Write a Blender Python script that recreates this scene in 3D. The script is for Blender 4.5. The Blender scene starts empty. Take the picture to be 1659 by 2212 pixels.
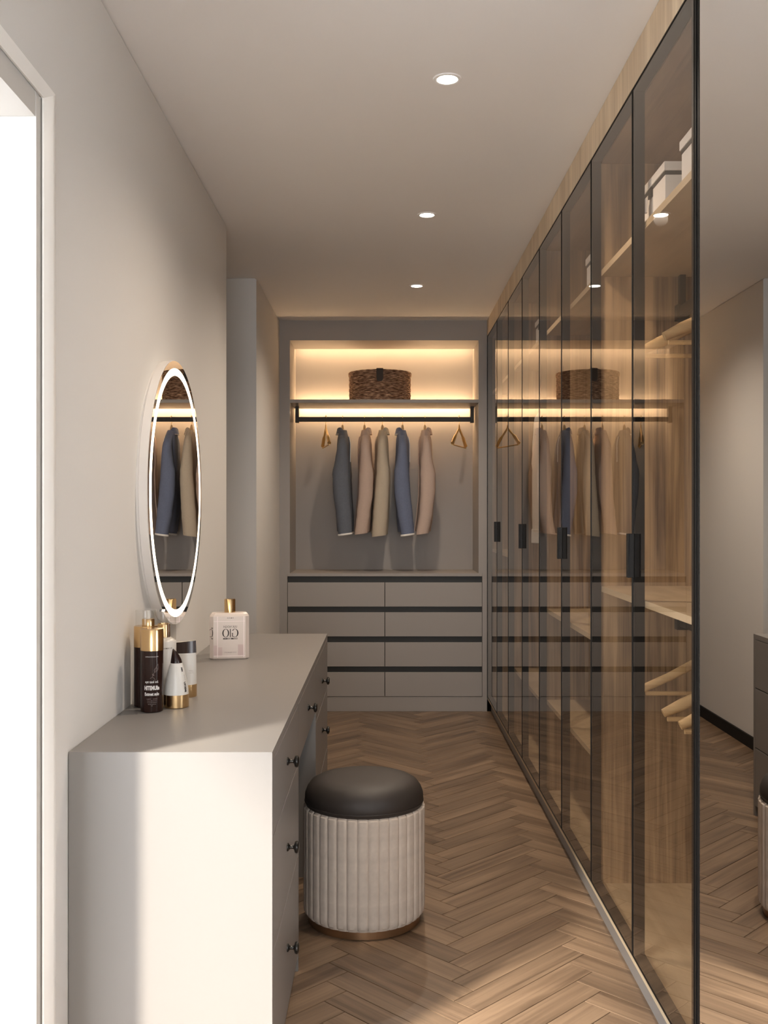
import bpy, bmesh, math, random
from mathutils import Vector, Matrix, noise
random.seed(4)
PI = math.pi
C = bpy.context.scene.collection
SC = bpy.context.scene

# ------------------------------------------------------------------ camera, world, sun, exposure
F = 2190.0                      # focal length in pixels of the 1659 px wide frame
EYE = 1.326
cam_d = bpy.data.cameras.new('camera')
cam_d.sensor_fit = 'HORIZONTAL'; cam_d.sensor_width = 36.0
cam_d.lens = 36.0 * F / 1659.0
cam_d.clip_start = 0.02
cam = bpy.data.objects.new('camera', cam_d); C.objects.link(cam)
cam.location = (0, 0, EYE); cam.rotation_euler = (PI / 2, 0, 0)
SC.camera = cam

SC.view_settings.view_transform = 'Standard'
SC.view_settings.look = 'None'
SC.view_settings.gamma = 1.0
SC.view_settings.use_curve_mapping = False
SC.view_settings.exposure = 1.22
cy = SC.cycles
cy.max_bounces = 14; cy.diffuse_bounces = 6; cy.glossy_bounces = 8
cy.transparent_max_bounces = 24; cy.transmission_bounces = 8
cy.sample_clamp_indirect = 10.0
cy.use_denoising = True

world = bpy.data.worlds.new('daylight'); SC.world = world
world.use_nodes = True
bg = world.node_tree.nodes['Background']
bg.inputs['Color'].default_value = (0.94, 0.96, 1.0, 1)
bg.inputs['Strength'].default_value = 4.6

sun_d = bpy.data.lights.new('sun', 'SUN')
sun_d.energy = 5.0; sun_d.angle = math.radians(5.5); sun_d.color = (1.0, 0.92, 0.80)
sun = bpy.data.objects.new('sun', sun_d); C.objects.link(sun)
SUN_EL = math.radians(31)
sd = Vector((math.cos(SUN_EL) * 0.648, math.cos(SUN_EL) * 0.762, -math.sin(SUN_EL)))
sun.rotation_euler = sd.to_track_quat('-Z', 'Y').to_euler()
sun.location = (-6, -5, 5)

def portal(name, loc, sx, sy, direction):
    d = bpy.data.lights.new(name, 'AREA'); d.shape = 'RECTANGLE'; d.size = sx; d.size_y = sy
    d.cycles.is_portal = True
    o = bpy.data.objects.new(name, d); C.objects.link(o); o.location = loc
    o.rotation_euler = Vector(direction).to_track_quat('-Z', 'Y').to_euler()
portal('door_portal', (-0.86, 1.5, 1.06), 2.1, 1.1, (1, 0, 0))
portal('fill_window_portal', (0.0, -2.06, 1.35), 1.2, 1.9, (0, 1, 0))  # sky portal for the added fill window behind the camera

# ------------------------------------------------------------------ materials
def srgb(r, g, b):
    def f(c):
        c /= 255.0
        return c / 12.92 if c <= 0.04045 else ((c + 0.055) / 1.055) ** 2.4
    return (f(r), f(g), f(b), 1)

def mat_base(name):
    m = bpy.data.materials.new(name); m.use_nodes = True
    nt = m.node_tree; b = nt.nodes['Principled BSDF']
    return m, nt, b

def plain(name, col, rough=0.5, metal=0.0, bump=0.0, scale=40.0, var=0.0, spec=None, coat=0.0):
    m, nt, b = mat_base(name)
    b.inputs['Base Color'].default_value = col
    b.inputs['Roughness'].default_value = rough
    b.inputs['Metallic'].default_value = metal
    if spec is not None: b.inputs['Specular IOR Level'].default_value = spec
    if coat: b.inputs['Coat Weight'].default_value = coat
    if bump or var:
        tc = nt.nodes.new('ShaderNodeTexCoord')
        n = nt.nodes.new('ShaderNodeTexNoise'); n.inputs['Scale'].default_value = scale
        n.inputs['Detail'].default_value = 5
        nt.links.new(tc.outputs['Object'], n.inputs['Vector'])
        if bump:
            bp = nt.nodes.new('ShaderNodeBump'); bp.inputs['Strength'].default_value = bump
            bp.inputs['Distance'].default_value = 0.002
            nt.links.new(n.outputs['Fac'], bp.inputs['Height'])
            nt.links.new(bp.outputs['Normal'], b.inputs['Normal'])
        if var:
            mx = nt.nodes.new('ShaderNodeMix'); mx.data_type = 'RGBA'
            mx.inputs['A'].default_value = tuple(c * (1 - var) for c in col[:3]) + (1,)
            mx.inputs['B'].default_value = tuple(min(1, c * (1 + var)) for c in col[:3]) + (1,)
            nt.links.new(n.outputs['Fac'], mx.inputs['Factor'])
            nt.links.new(mx.outputs['Result'], b.inputs['Base Color'])
    return m

def emit(name, col, strength):
    m = bpy.data.materials.new(name); m.use_nodes = True
    nt = m.node_tree; nt.nodes.clear()
    o = nt.nodes.new('ShaderNodeOutputMaterial'); e = nt.nodes.new('ShaderNodeEmission')
    e.inputs['Color'].default_value = col; e.inputs['Strength'].default_value = strength
    nt.links.new(e.outputs[0], o.inputs['Surface'])
    return m

def wood(name, dark, light, axis='Z', rough=0.45, fine=1.0, coords='Object', per_object=False, bump=0.15, contrast=1.0):
    m, nt, b = mat_base(name)
    L = nt.links
    tc = nt.nodes.new('ShaderNodeTexCoord')
    mp = nt.nodes.new('ShaderNodeMapping')
    lo, hi = 1.1, 26.0 * fine
    sc = {'X': (lo, hi, hi), 'Y': (hi, lo, hi), 'Z': (hi, hi, lo)}[axis]
    mp.inputs['Scale'].default_value = sc
    src = tc.outputs[coords]
    if per_object:
        oi = nt.nodes.new('ShaderNodeObjectInfo')
        ml = nt.nodes.new('ShaderNodeMath'); ml.operation = 'MULTIPLY'; ml.inputs[1].default_value = 37.0
        L.new(oi.outputs['Random'], ml.inputs[0])
        ad = nt.nodes.new('ShaderNodeVectorMath'); ad.operation = 'ADD'
        L.new(src, ad.inputs[0]); L.new(ml.outputs[0], ad.inputs[1]); src = ad.outputs[0]
    L.new(src, mp.inputs['Vector'])
    n1 = nt.nodes.new('ShaderNodeTexNoise'); n1.inputs['Scale'].default_value = 1.0
    n1.inputs['Detail'].default_value = 8; n1.inputs['Roughness'].default_value = 0.62
    n1.inputs['Distortion'].default_value = 0.9
    L.new(mp.outputs[0], n1.inputs['Vector'])
    mp2 = nt.nodes.new('ShaderNodeMapping')
    mp2.inputs['Scale'].default_value = tuple(s * 0.16 if s > 2 else s * 0.8 for s in sc)
    L.new(src, mp2.inputs['Vector'])
    n2 = nt.nodes.new('ShaderNodeTexNoise'); n2.inputs['Scale'].default_value = 1.0
    n2.inputs['Detail'].default_value = 3; n2.inputs['Distortion'].default_value = 1.5
    L.new(mp2.outputs[0], n2.inputs['Vector'])
    mi = nt.nodes.new('ShaderNodeMath'); mi.operation = 'MULTIPLY_ADD'
    mi.inputs[1].default_value = 0.55
    L.new(n1.outputs['Fac'], mi.inputs[0])
    m2 = nt.nodes.new('ShaderNodeMath'); m2.operation = 'MULTIPLY'; m2.inputs[1].default_value = 0.45
    L.new(n2.outputs['Fac'], m2.inputs[0]); L.new(m2.outputs[0], mi.inputs[2])
    cr = nt.nodes.new('ShaderNodeValToRGB')
    cr.color_ramp.elements[0].position = 0.5 - 0.16 / contrast; cr.color_ramp.elements[0].color = dark
    cr.color_ramp.elements[1].position = 0.5 + 0.14 / contrast; cr.color_ramp.elements[1].color = light
    L.new(mi.outputs[0], cr.inputs['Fac'])
    col = cr.outputs['Color']
    if per_object:
        hs = nt.nodes.new('ShaderNodeHueSaturation')
        mr = nt.nodes.new('ShaderNodeMapRange')
        mr.inputs['To Min'].default_value = 0.82; mr.inputs['To Max'].default_value = 1.15
        L.new(oi.outputs['Random'], mr.inputs['Value']); L.new(mr.outputs[0], hs.inputs['Value'])
        L.new(col, hs.inputs['Color']); col = hs.outputs['Color']
    L.new(col, b.inputs['Base Color'])
    b.inputs['Roughness'].default_value = rough
    bp = nt.nodes.new('ShaderNodeBump'); bp.inputs['Strength'].default_value = bump
    bp.inputs['Distance'].default_value = 0.001
    L.new(n1.outputs['Fac'], bp.inputs['Height']); L.new(bp.outputs['Normal'], b.inputs['Normal'])
    return m

def pane_material(name, tint, ior=1.5, reflect=(1, 1, 1, 1)):
    """tinted sheet glass: both faces' Fresnel reflection on the face the ray enters, clear on exit"""
    m = bpy.data.materials.new(name); m.use_nodes = True
    nt = m.node_tree; nt.nodes.clear(); L = nt.links
    out = nt.nodes.new('ShaderNodeOutputMaterial')
    tr = nt.nodes.new('ShaderNodeBsdfTransparent'); tr.inputs['Color'].default_value = tint
    cl = nt.nodes.new('ShaderNodeBsdfTransparent')
    gl = nt.nodes.new('ShaderNodeBsdfGlossy'); gl.inputs['Roughness'].default_value = 0.0
    gl.inputs['Color'].default_value = reflect
    fr = nt.nodes.new('ShaderNodeFresnel'); fr.inputs['IOR'].default_value = ior
    a = nt.nodes.new('ShaderNodeMath'); a.operation = 'MULTIPLY'; a.inputs[1].default_value = 2.0
    b = nt.nodes.new('ShaderNodeMath'); b.operation = 'ADD'; b.inputs[1].default_value = 1.0
    d = nt.nodes.new('ShaderNodeMath'); d.operation = 'DIVIDE'
    L.new(fr.outputs[0], a.inputs[0]); L.new(fr.outputs[0], b.inputs[0])
    L.new(a.outputs[0], d.inputs[0]); L.new(b.outputs[0], d.inputs[1])
    mx = nt.nodes.new('ShaderNodeMixShader')
    fa = nt.nodes.new('ShaderNodeMath'); fa.operation = 'MULTIPLY_ADD'; fa.inputs[1].default_value = 0.8
    fb = nt.nodes.new('ShaderNodeMath'); fb.operation = 'MULTIPLY'; fb.inputs[1].default_value = 0.2
    L.new(d.outputs[0], fb.inputs[0]); L.new(fr.outputs[0], fa.inputs[0]); L.new(fb.outputs[0], fa.inputs[2])
    L.new(fa.outputs[0], mx.inputs[0]); L.new(tr.outputs[0], mx.inputs[1]); L.new(gl.outputs[0], mx.inputs[2])
    ge = nt.nodes.new('ShaderNodeNewGeometry')
    m2 = nt.nodes.new('ShaderNodeMixShader')
    L.new(ge.outputs['Backfacing'], m2.inputs[0]); L.new(mx.outputs[0], m2.inputs[1]); L.new(cl.outputs[0], m2.inputs[2])
    L.new(m2.outputs[0], out.inputs['Surface'])
    return m

M = {}
M['wall'] = plain('wall_paint', (0.70, 0.685, 0.66, 1), 0.8, bump=0.05, scale=300)
M['ceiling'] = plain('ceiling_paint', (0.86, 0.84, 0.82, 1), 0.85)
M['trim'] = plain('door_lacquer', (0.60, 0.58, 0.55, 1), 0.4)
M['outside'] = plain('outside_plaster', (0.33, 0.33, 0.33, 1), 0.9)
M['greige'] = plain('greige_lacquer', (0.222, 0.208, 0.196, 1), 0.42, bump=0.02, scale=200)
M['greige2'] = plain('greige_cabinet', (0.34, 0.312, 0.288, 1), 0.45)
M['recess'] = plain('dark_channel', (0.018, 0.018, 0.016, 1), 0.5)
M['black'] = plain('black_metal', (0.012, 0.011, 0.010, 1), 0.42, metal=0.0, spec=0.15)
M['rail'] = plain('bronze_metal', (0.03, 0.024, 0.018, 1), 0.4, metal=0.7)
M['blackmatte'] = plain('black_baseboard', (0.010, 0.010, 0.010, 1), 0.6, spec=0.2)
M['wood_v'] = wood('oak_vertical', srgb(88, 66, 46), srgb(192, 164, 128), 'Z', fine=1.9, contrast=1.2)
M['wood_y'] = wood('oak_along', srgb(130, 108, 84), srgb(184, 160, 130), 'Y')
M['wood_edge'] = wood('oak_edge', srgb(182, 164, 134), srgb(218, 200, 170), 'Y', fine=0.6)
M['fascia'] = wood('oak_fascia', srgb(188, 164, 134), srgb(234, 214, 184), 'Z', fine=1.0)
M['floor'] = wood('oak_plank', srgb(80, 62, 47), srgb(144, 120, 97), 'X', rough=0.36, fine=1.3, per_object=True, bump=0.12)
M['floor_far'] = wood('oak_plank_field', srgb(84, 65, 50), srgb(150, 126, 102), 'X', rough=0.36, coords='UV')
M['joint'] = plain('joint_dark', (0.02, 0.014, 0.010, 1), 0.9)
M['smoked'] = pane_material('smoked_glass', (0.86, 0.81, 0.755, 1), 1.5)
M['clear'] = pane_material('clear_glass', (0.96, 0.96, 0.95, 1), 1.35)
M['mirror'] = plain('mirror_silver', (0.93, 0.93, 0.93, 1), 0.0, metal=1.0)
M['gold'] = plain('brushed_gold', (0.72, 0.50, 0.26, 1), 0.22, metal=1.0)
M['goldmatte'] = plain('satin_gold', (0.62, 0.42, 0.18, 1), 0.4, metal=0.8)
M['knob'] = plain('dark_knob_metal', (0.05, 0.048, 0.045, 1), 0.28, metal=0.8)
M['led_ring'] = emit('mirror_light', (1.0, 0.80, 0.55, 1), 3.5)
M['led_strip'] = emit('strip_light', (1.0, 0.66, 0.36, 1), 28.0)
M['led_strip_high'] = emit('strip_light_high', (1.0, 0.66, 0.36, 1), 12.5)
M['lamp'] = emit('downlight_lens', (1.0, 0.88, 0.70, 1), 14.0)
M['rim'] = plain('mirror_rim', (0.78, 0.74, 0.70, 1), 0.4)
M['white'] = plain('white_card', (0.88, 0.87, 0.86, 1), 0.6)
M['velvet'] = plain('velvet_greige', (0.58, 0.50, 0.425, 1), 0.75, bump=0.15, scale=30, var=0.22)
M['leather'] = plain('dark_leather', (0.034, 0.027, 0.023, 1), 0.55, bump=0.05, scale=120)
M['copper'] = plain('bronze_base', (0.34, 0.20, 0.11, 1), 0.3, metal=0.85)
M['hanger_wood'] = wood('pale_wood', srgb(176, 142, 96), srgb(214, 184, 138), 'X', fine=1.5)
M['amber'] = plain('amber_glass', (0.022, 0.009, 0.007, 1), 0.12, spec=0.35)
M['bottle_white'] = plain('bottle_white', (0.66, 0.64, 0.60, 1), 0.3)
M['bottle_pink'] = plain('bottle_pink', (0.66, 0.585, 0.54, 1), 0.25, var=0.05, scale=12)
M['print_white'] = plain('print_white', (0.75, 0.72, 0.70, 1), 0.6)
M['print_pale'] = plain('print_pale', (0.40, 0.33, 0.31, 1), 0.6)
M['pink_line'] = plain('pink_line', (0.90, 0.78, 0.78, 1), 0.4)
M['pink_dark'] = plain('pink_dark', (0.56, 0.44, 0.42, 1), 0.35)
M['print_dark'] = plain('print_dark', (0.02, 0.012, 0.01, 1), 0.6)
M['brownblack'] = plain('tube_brown', (0.02, 0.010, 0.009, 1), 0.2)
M['strap'] = plain('strap_leather', (0.035, 0.022, 0.014, 1), 0.6)
M['piping'] = plain('white_piping', (0.82, 0.80, 0.76, 1), 0.8)
M['blue1'] = plain('slate_cloth', (0.13, 0.145, 0.175, 1), 0.95, bump=0.3, scale=90, var=0.12)
M['blue2'] = plain('blue_cloth', (0.15, 0.18, 0.27, 1), 0.95, bump=0.3, scale=90, var=0.12)
M['pink'] = plain('pink_cloth', (0.52, 0.40, 0.335, 1), 0.95, bump=0.3, scale=90, var=0.06)
M['cream'] = plain('cream_cloth', (0.50, 0.43, 0.335, 1), 0.95, bump=0.3, scale=90, var=0.06)
M['coat'] = plain('white_cloth', (0.70, 0.68, 0.64, 1), 0.95, bump=0.3, scale=90)

def weave_material():
    m, nt, b = mat_base('woven_straw'); L = nt.links
    tc = nt.nodes.new('ShaderNodeTexCoord'); mp = nt.nodes.new('ShaderNodeMapping')
    mp.inputs['Scale'].default_value = (18, 18, 210)
    L.new(tc.outputs['Object'], mp.inputs['Vector'])
    n = nt.nodes.new('ShaderNodeTexNoise'); n.inputs['Scale'].default_value = 1.6; n.inputs['Detail'].default_value = 4
    L.new(mp.outputs[0], n.inputs['Vector'])
    cr = nt.nodes.new('ShaderNodeValToRGB')
    e = cr.color_ramp.elements
    e[0].position = 0.40; e[0].color = srgb(84, 58, 42)
    e[1].position = 0.66; e[1].color = srgb(222, 188, 156)
    k = e.new(0.52); k.color = srgb(150, 114, 90)
    L.new(n.outputs['Fac'], cr.inputs['Fac']); L.new(cr.outputs[0], b.inputs['Base Color'])
    b.inputs['Roughness'].default_value = 0.9
    bp = nt.nodes.new('ShaderNodeBump'); bp.inputs['Strength'].default_value = 0.8; bp.inputs['Distance'].default_value = 0.003
    L.new(n.outputs['Fac'], bp.inputs['Height']); L.new(bp.outputs[0], b.inputs['Normal'])
    return m
M['weave'] = weave_material()

# ------------------------------------------------------------------ mesh helpers
def box(bm, x0, x1, y0, y1, z0, z1, bev=0.0, seg=2):
    r = bmesh.ops.create_cube(bm, size=1.0)
    vs = r['verts']
    for v in vs:
        v.co = Vector(((x0 + x1) / 2 + v.co.x * (x1 - x0), (y0 + y1) / 2 + v.co.y * (y1 - y0), (z0 + z1) / 2 + v.co.z * (z1 - z0)))
    if bev > 0:
        es = list({e for v in vs for e in v.link_edges})
        bmesh.ops.bevel(bm, geom=es, offset=bev, segments=seg, profile=0.5, affect='EDGES')

def loft(bm, rings, cap=True, close=True):
    vr = [[bm.verts.new(p) for p in r] for r in rings]
    n = len(vr[0])
    for a, b in zip(vr, vr[1:]):
        for i in range(n if close else n - 1):
            j = (i + 1) % n
            bm.faces.new((a[i], a[j], b[j], b[i]))
    if cap and close:
        bm.faces.new(list(reversed(vr[0]))); bm.faces.new(vr[-1])

def lathe(bm, prof, n=32, c=(0, 0, 0), axis='Z', cap=True):
    rings = []
    for r, h in prof:
        ring = []
        for i in range(n):
            a = 2 * PI * i / n
            if axis == 'Z': p = (c[0] + r * math.cos(a), c[1] + r * math.sin(a), c[2] + h)
            elif axis == 'X': p = (c[0] + h, c[1] + r * math.cos(a), c[2] + r * math.sin(a))
            else: p = (c[0] + r * math.sin(a), c[1] + h, c[2] + r * math.cos(a))
            ring.append(Vector(p))
        rings.append(ring)
    loft(bm, rings, cap)

def tube(bm, pts, r, n=8, flat=1.0):
    pts = [Vector(p) for p in pts]
    rs = r if isinstance(r, (list, tuple)) else [r] * len(pts)
    rings = []
    up = None
    for i, p in enumerate(pts):
        t = (pts[min(i + 1, len(pts) - 1)] - pts[max(i - 1, 0)]).normalized()
        if up is None:
            up = Vector((0, 0, 1)) if abs(t.z) < 0.9 else Vector((0, 1, 0))
        s = t.cross(up).normalized(); u = s.cross(t).normalized(); up = u
        rings.append([p + s * math.cos(2 * PI * k / n) * rs[i] * flat + u * math.sin(2 * PI * k / n) * rs[i] for k in range(n)])
    loft(bm, rings)

def smooth_path(pts, k=6):
    pts = [Vector(p) for p in pts]; out = []
    for i in range(len(pts) - 1):
        p0 = pts[max(i - 1, 0)]; p1 = pts[i]; p2 = pts[i + 1]; p3 = pts[min(i + 2, len(pts) - 1)]
        for j in range(k):
            t = j / k
            out.append(0.5 * ((2 * p1) + (p2 - p0) * t + (2 * p0 - 5 * p1 + 4 * p2 - p3) * t * t + (3 * p1 - p0 - 3 * p2 + p3) * t ** 3))
    out.append(pts[-1])
    return out

def world_loc(o):
    v = Vector((0, 0, 0))
    while o is not None:
        v += o.location; o = o.parent
    return v

def obj(name, bm, mat, parent=None, smooth=False, origin=None, angle=40):
    """bm is in world coordinates (for unrotated parents); the origin moves to the thing's base"""
    base = world_loc(parent) if parent is not None else Vector(origin or (0, 0, 0))
    bmesh.ops.recalc_face_normals(bm, faces=bm.faces)
    for v in bm.verts: v.co -= base
    me = bpy.data.meshes.new(name)
    if smooth:
        lim = math.radians(angle)
        for f in bm.faces: f.smooth = True
        for e in bm.edges:
            if len(e.link_faces) == 2 and e.calc_face_angle(0) > lim: e.smooth = False
    bm.to_mesh(me); bm.free()
    me.materials.append(mat)
    o = bpy.data.objects.new(name, me); C.objects.link(o)
    if parent is not None: o.parent = parent
    else: o.location = base
    return o

def thing(name, label, cat, loc, group=None):
    o = bpy.data.objects.new(name, None); C.objects.link(o); o.location = loc
    o.empty_display_size = 0.1
    o['label'] = label; o['category'] = cat
    if group: o['group'] = group
    return o

def tag(o, label, cat, group=None):
    o['label'] = label; o['category'] = cat
    if group: o['group'] = group
    return o

def B(*a, **k):
    bm = bmesh.new(); box(bm, *a, **k); return bm

def BB(*boxes, bev=0.0):
    bm = bmesh.new()
    for b in boxes: box(bm, *b, bev=bev)
    return bm

def struct(name, bm, mat, parent=None, smooth=False, label=None):
    o = obj(name, bm, mat, parent, smooth)
    if parent is None: o['kind'] = 'structure'
    if label: o['label'] = label
    return o

def rot_copy(src, parent, rz):
    c = src.copy(); C.objects.link(c); c.parent = parent; c.rotation_euler = (0, 0, rz)
    return c

def copy_thing(root, loc, label, rotz=None):
    r = root.copy(); C.objects.link(r); r.location = loc
    if rotz is not None: r.rotation_euler = (0, 0, rotz)
    r['label'] = label
    for ch in list(root.children):
        c = ch.copy(); C.objects.link(c); c.parent = r
        for g in ch.children:
            d = g.copy(); C.objects.link(d); d.parent = c
    return r

def text_bm(body, height, mirror=False, bold=0.0, squeeze=1.0):
    """flat lettering in the XZ plane, centred on the origin, facing -Y"""
    cu = bpy.data.curves.new('lettering', 'FONT'); cu.body = body; cu.size = 1.0
    cu.align_x = 'CENTER'; cu.align_y = 'CENTER'; cu.offset = bold; cu.resolution_u = 2
    t = bpy.data.objects.new('lettering', cu); C.objects.link(t)
    dg = bpy.context.evaluated_depsgraph_get(); dg.update()
    me = bpy.data.meshes.new_from_object(t.evaluated_get(dg))
    bpy.data.objects.remove(t); bpy.data.curves.remove(cu)
    bm = bmesh.new(); bm.from_mesh(me); bpy.data.meshes.remove(me)
    s = height / 0.7
    for v in bm.verts:
        x, y = v.co.x, v.co.y
        v.co = Vector((x * s * squeeze * (-1 if mirror else 1), 0, y * s))
    return bm

def wrap(bm, cx, cyy, z, r, ang0):
    """bend flat lettering round a vertical cylinder; ang0 is where its middle faces"""
    for v in bm.verts:
        a = ang0 + v.co.x / r
        v.co = Vector((cx + r * math.cos(a), cyy + r * math.sin(a), z + v.co.z))

def join(bm, other):
    me = bpy.data.meshes.new('tmp'); other.to_mesh(me); other.free(); bm.from_mesh(me); bpy.data.meshes.remove(me)

# ------------------------------------------------------------------ ROOM
XW = -0.702; XR = 0.685; H = 2.60
YB = 7.22
struct('ceiling', B(-2.2, 1.45, -2.3, 7.4, H, H + 0.1), M['ceiling'])
fl = struct('floor', BB((-2.2, 1.45, -2.3, 7.4, -0.06, -0.012)), M['joint'])
# left wall with the door opening
g = 0.006  # groove height; groove added below the ceiling to imitate contact shade
struct('wall_left', BB((-0.82, XW, 2.10, 4.515, -0.012, H - g), (-0.82, XW, 0.86, 2.10, 2.19, H - g), (-0.82, XW, -2.1, 0.86, -0.012, H - g)), M['wall'])
struct('shade_groove_1', BB((-0.82, XW - 0.008, -2.1, 4.507, H - g, H)), M['wall'], label='groove added for a dark shade line between left wall and ceiling')
struct('wall_far_left', BB((-1.9, -0.695, 5.52, 5.64, -0.012, H - g), (-0.82, -0.695, 5.64, 7.22, -0.012, H - g)), M['wall'])
struct('shade_groove_2', BB((-1.9, -0.703, 5.528, 5.64, H - g, H), (-0.82, -0.703, 5.64, 7.22, H - g, H)), M['wall'])  # backing of the same added shade groove, far left wall
struct('baseboard_left', BB((-0.695, -0.683, 5.508, 6.738, 0.0, 0.068), (-1.9, -0.695, 5.508, 5.52, 0.0, 0.068)), M['blackmatte'])
struct('wall_passage', BB((-2.0, -1.9, 3.4, 5.64, -0.012, H), (-1.9, -0.82, 3.40, 3.5, -0.012, H)), M['wall'])
struct('wall_back', B(-1.9, 1.45, YB, YB + 0.1, -0.012, H), M['wall'])
struct('wall_right', BB((XR, 0.80, -2.1, 1.10, -0.012, H), (1.34, 1.45, 1.10, 7.2, -0.012, H), (0.80, 1.34, 1.0, 1.10, -0.012, H)), M['wall'])
# wall behind the camera with an unseen window added for fill light
struct('wall_rear', BB((-0.82, -0.6, -2.2, -2.1, -0.012, H), (0.6, 0.80, -2.2, -2.1, -0.012, H),
                       (-0.6, 0.6, -2.2, -2.1, -0.012, 0.40), (-0.6, 0.6, -2.2, -2.1, 2.30, H)), M['wall'])
w = struct('fill_window_1', BB((-0.6, -0.55, -2.18, -2.12, 0.40, 2.30), (0.55, 0.6, -2.18, -2.12, 0.40, 2.30),
                          (-0.55, 0.55, -2.18, -2.12, 0.40, 0.45), (-0.55, 0.55, -2.18, -2.12, 2.25, 2.30),
                          (-0.02, 0.02, -2.18, -2.12, 0.45, 2.25)), M['trim'])
obj('pane', B(-0.55, 0.55, -2.152, -2.148, 0.45, 2.25), M['clear'], w)

# door opening in the left wall
bm = bmesh.new()
def casing_profile(w):       # (distance from inner edge, proud of wall)
    return [(0.0, 0.0), (0.0, 0.004), (w * 0.2, 0.007), (w * 0.55, 0.013), (w * 0.85, 0.014), (w, 0.009), (w, 0.0)]
for (y0, sgn, wd) in ((2.081, 1, 0.052), (0.879, -1, 0.052)):
    rings = []
    for z in (0.0, 2.176):
        rings.append([Vector((XW + p, y0 + sgn * d, z + (d * 0.55 if z > 1 else 0))) for d, p in casing_profile(wd)])
    loft(bm, rings)
rings = []
for (y, s) in ((2.081, 1), (0.879, -1)):
    rings.append([Vector((XW + p, y + s * d, 2.176 + d * 0.55)) for d, p in casing_profile(0.052)])
loft(bm, rings)
door = struct('door_1', bm, plain('casing_white', (0.90, 0.89, 0.86, 1), 0.35), smooth=True)
obj('jamb', BB((-0.84, XW - 0.003, 2.055, 2.10, 0, 2.18), (-0.84, XW - 0.003, 0.86, 0.905, 0, 2.18)), M['trim'], door)
obj('head_frame', B(-0.80, XW - 0.005, 0.905, 2.054, 2.128, 2.18), M['trim'], door)
obj('threshold', B(-0.84, XW, 0.905, 2.055, -0.012, 0.004), M['trim'], door)

# the sunlit side space seen through the door
struct('wall_outside', BB((-4.2, -0.86, 3.26, 3.38, -0.012, 2.75)), M['outside'])
struct('ceiling_outside', BB((-4.2, -0.84, 2.30, 3.26, H, 2.75)), M['outside'])
struct('ground_outside', BB((-9, -0.84, -6, 3.26, -0.08, -0.02)), M['outside'])

# ------------------------------------------------------------------ FLOOR PLANKS (herringbone)
PL, PW = 0.4985, 0.0832
X0, Y0 = 0.249, 2.573
r2 = math.sqrt(0.5)
def plank_bm(clip=None, u0=0, v0=0, L=PL, W=PW, vert=False):
    bm = bmesh.new(); gp = 0.0010
    box(bm, gp, L - gp, gp, W - gp, -0.012, 0.0)
    top = [f for f in bm.faces if f.normal.z > 0.9]
    bmesh.ops.bevel(bm, geom=[e for f in top for e in f.edges], offset=0.0008, segments=1, affect='EDGES')
    return bm
plank_me = None
stuff = bmesh.new(); uvs = stuff.loops.layers.uv.new('UVMap')
count = 0
RECT = (-0.702, 0.712, 2.0, 6.742)
def clip_bm(bm, x0, x1, y0, y1):
    for co, no in (((x0, 0, 0), (-1, 0, 0)), ((x1, 0, 0), (1, 0, 0)), ((0, y0, 0), (0, -1, 0)), ((0, y1, 0), (0, 1, 0))):
        g = bm.verts[:] + bm.edges[:] + bm.faces[:]
        r = bmesh.ops.bisect_plane(bm, geom=g, plane_co=co, plane_no=no, clear_outer=True)
        ed = [e for e in bm.edges if e.is_boundary]
        if ed: bmesh.ops.holes_fill(bm, edges=ed, sides=12)
for j in range(-6, 8):
    for i in range(-60, 70):
        for kind in (0, 1):
            uu = i * PW + j * PL; vv = i * PW - j * PL
            if kind == 0:
                ou, ov, ang = uu, vv, PI / 4
            else:
                ou, ov, ang = uu + PL + PW, vv + PW - PL, PI * 3 / 4
            ox = X0 + (ou - ov) * r2; oy = Y0 + (ou + ov) * r2
            mat = Matrix.Translation((ox, oy, 0)) @ Matrix.Rotation(ang, 4, 'Z')
            cs = [mat @ Vector((a, b, 0)) for a in (0, PL) for b in (0, PW)]
            xs = [c.x for c in cs]; ys = [c.y for c in cs]
            if max(xs) < -1.9 or min(xs) > 0.712 or max(ys) < -2.1 or min(ys) > 6.742: continue
            mx, my = sum(xs) / 4, sum(ys) / 4
            regions = []
            if max(xs) > RECT[0] + .01 and max(ys) > 2.0 + .01: regions.append((RECT, True))
            if min(ys) < 2.0 - .01 and max(xs) > RECT[0] + .01: regions.append(((-0.702, 0.684, -2.1, 2.0), False))
            if min(xs) < -0.702 - .01 and max(ys) > 4.53 and min(ys) < 5.5: regions.append(((-1.9, -0.702, 4.5, 5.52), False))
            for rc, single in regions:
                inside = min(xs) >= rc[0] and max(xs) <= rc[1] and min(ys) >= rc[2] and max(ys) <= rc[3]
                if inside and single:
                    if plank_me is None:
                        o = obj('plank', plank_bm(), M['floor'], fl); plank_me = o.data
                    else:
                        o = bpy.data.objects.new('plank', plank_me); C.objects.link(o); o.parent = fl
                    o.location = (ox, oy, 0); o.rotation_euler = (0, 0, ang); count += 1
                    continue
                bm = plank_bm(); bm.transform(mat); clip_bm(bm, *rc)
                if not bm.faces: bm.free(); continue
                area = sum(f.calc_area() for f in bm.faces if f.normal.z > 0.9)
                if area < 0.0006: bm.free(); continue
                if single:
                    bm.transform(mat.inverted())
                    o = obj('plank', bm, M['floor'], fl); o.location = (ox, oy, 0); o.rotation_euler = (0, 0, ang); count += 1
                else:
                    lay = bm.loops.layers.uv.new('UVMap'); inv = mat.inverted(); off = random.random() * 50
                    for f in bm.faces:
                        for l in f.loops:
                            p = inv @ l.vert.co; l[lay].uv = (p.x + off, p.y + off * 1.7)
                    join(stuff, bm)
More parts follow.
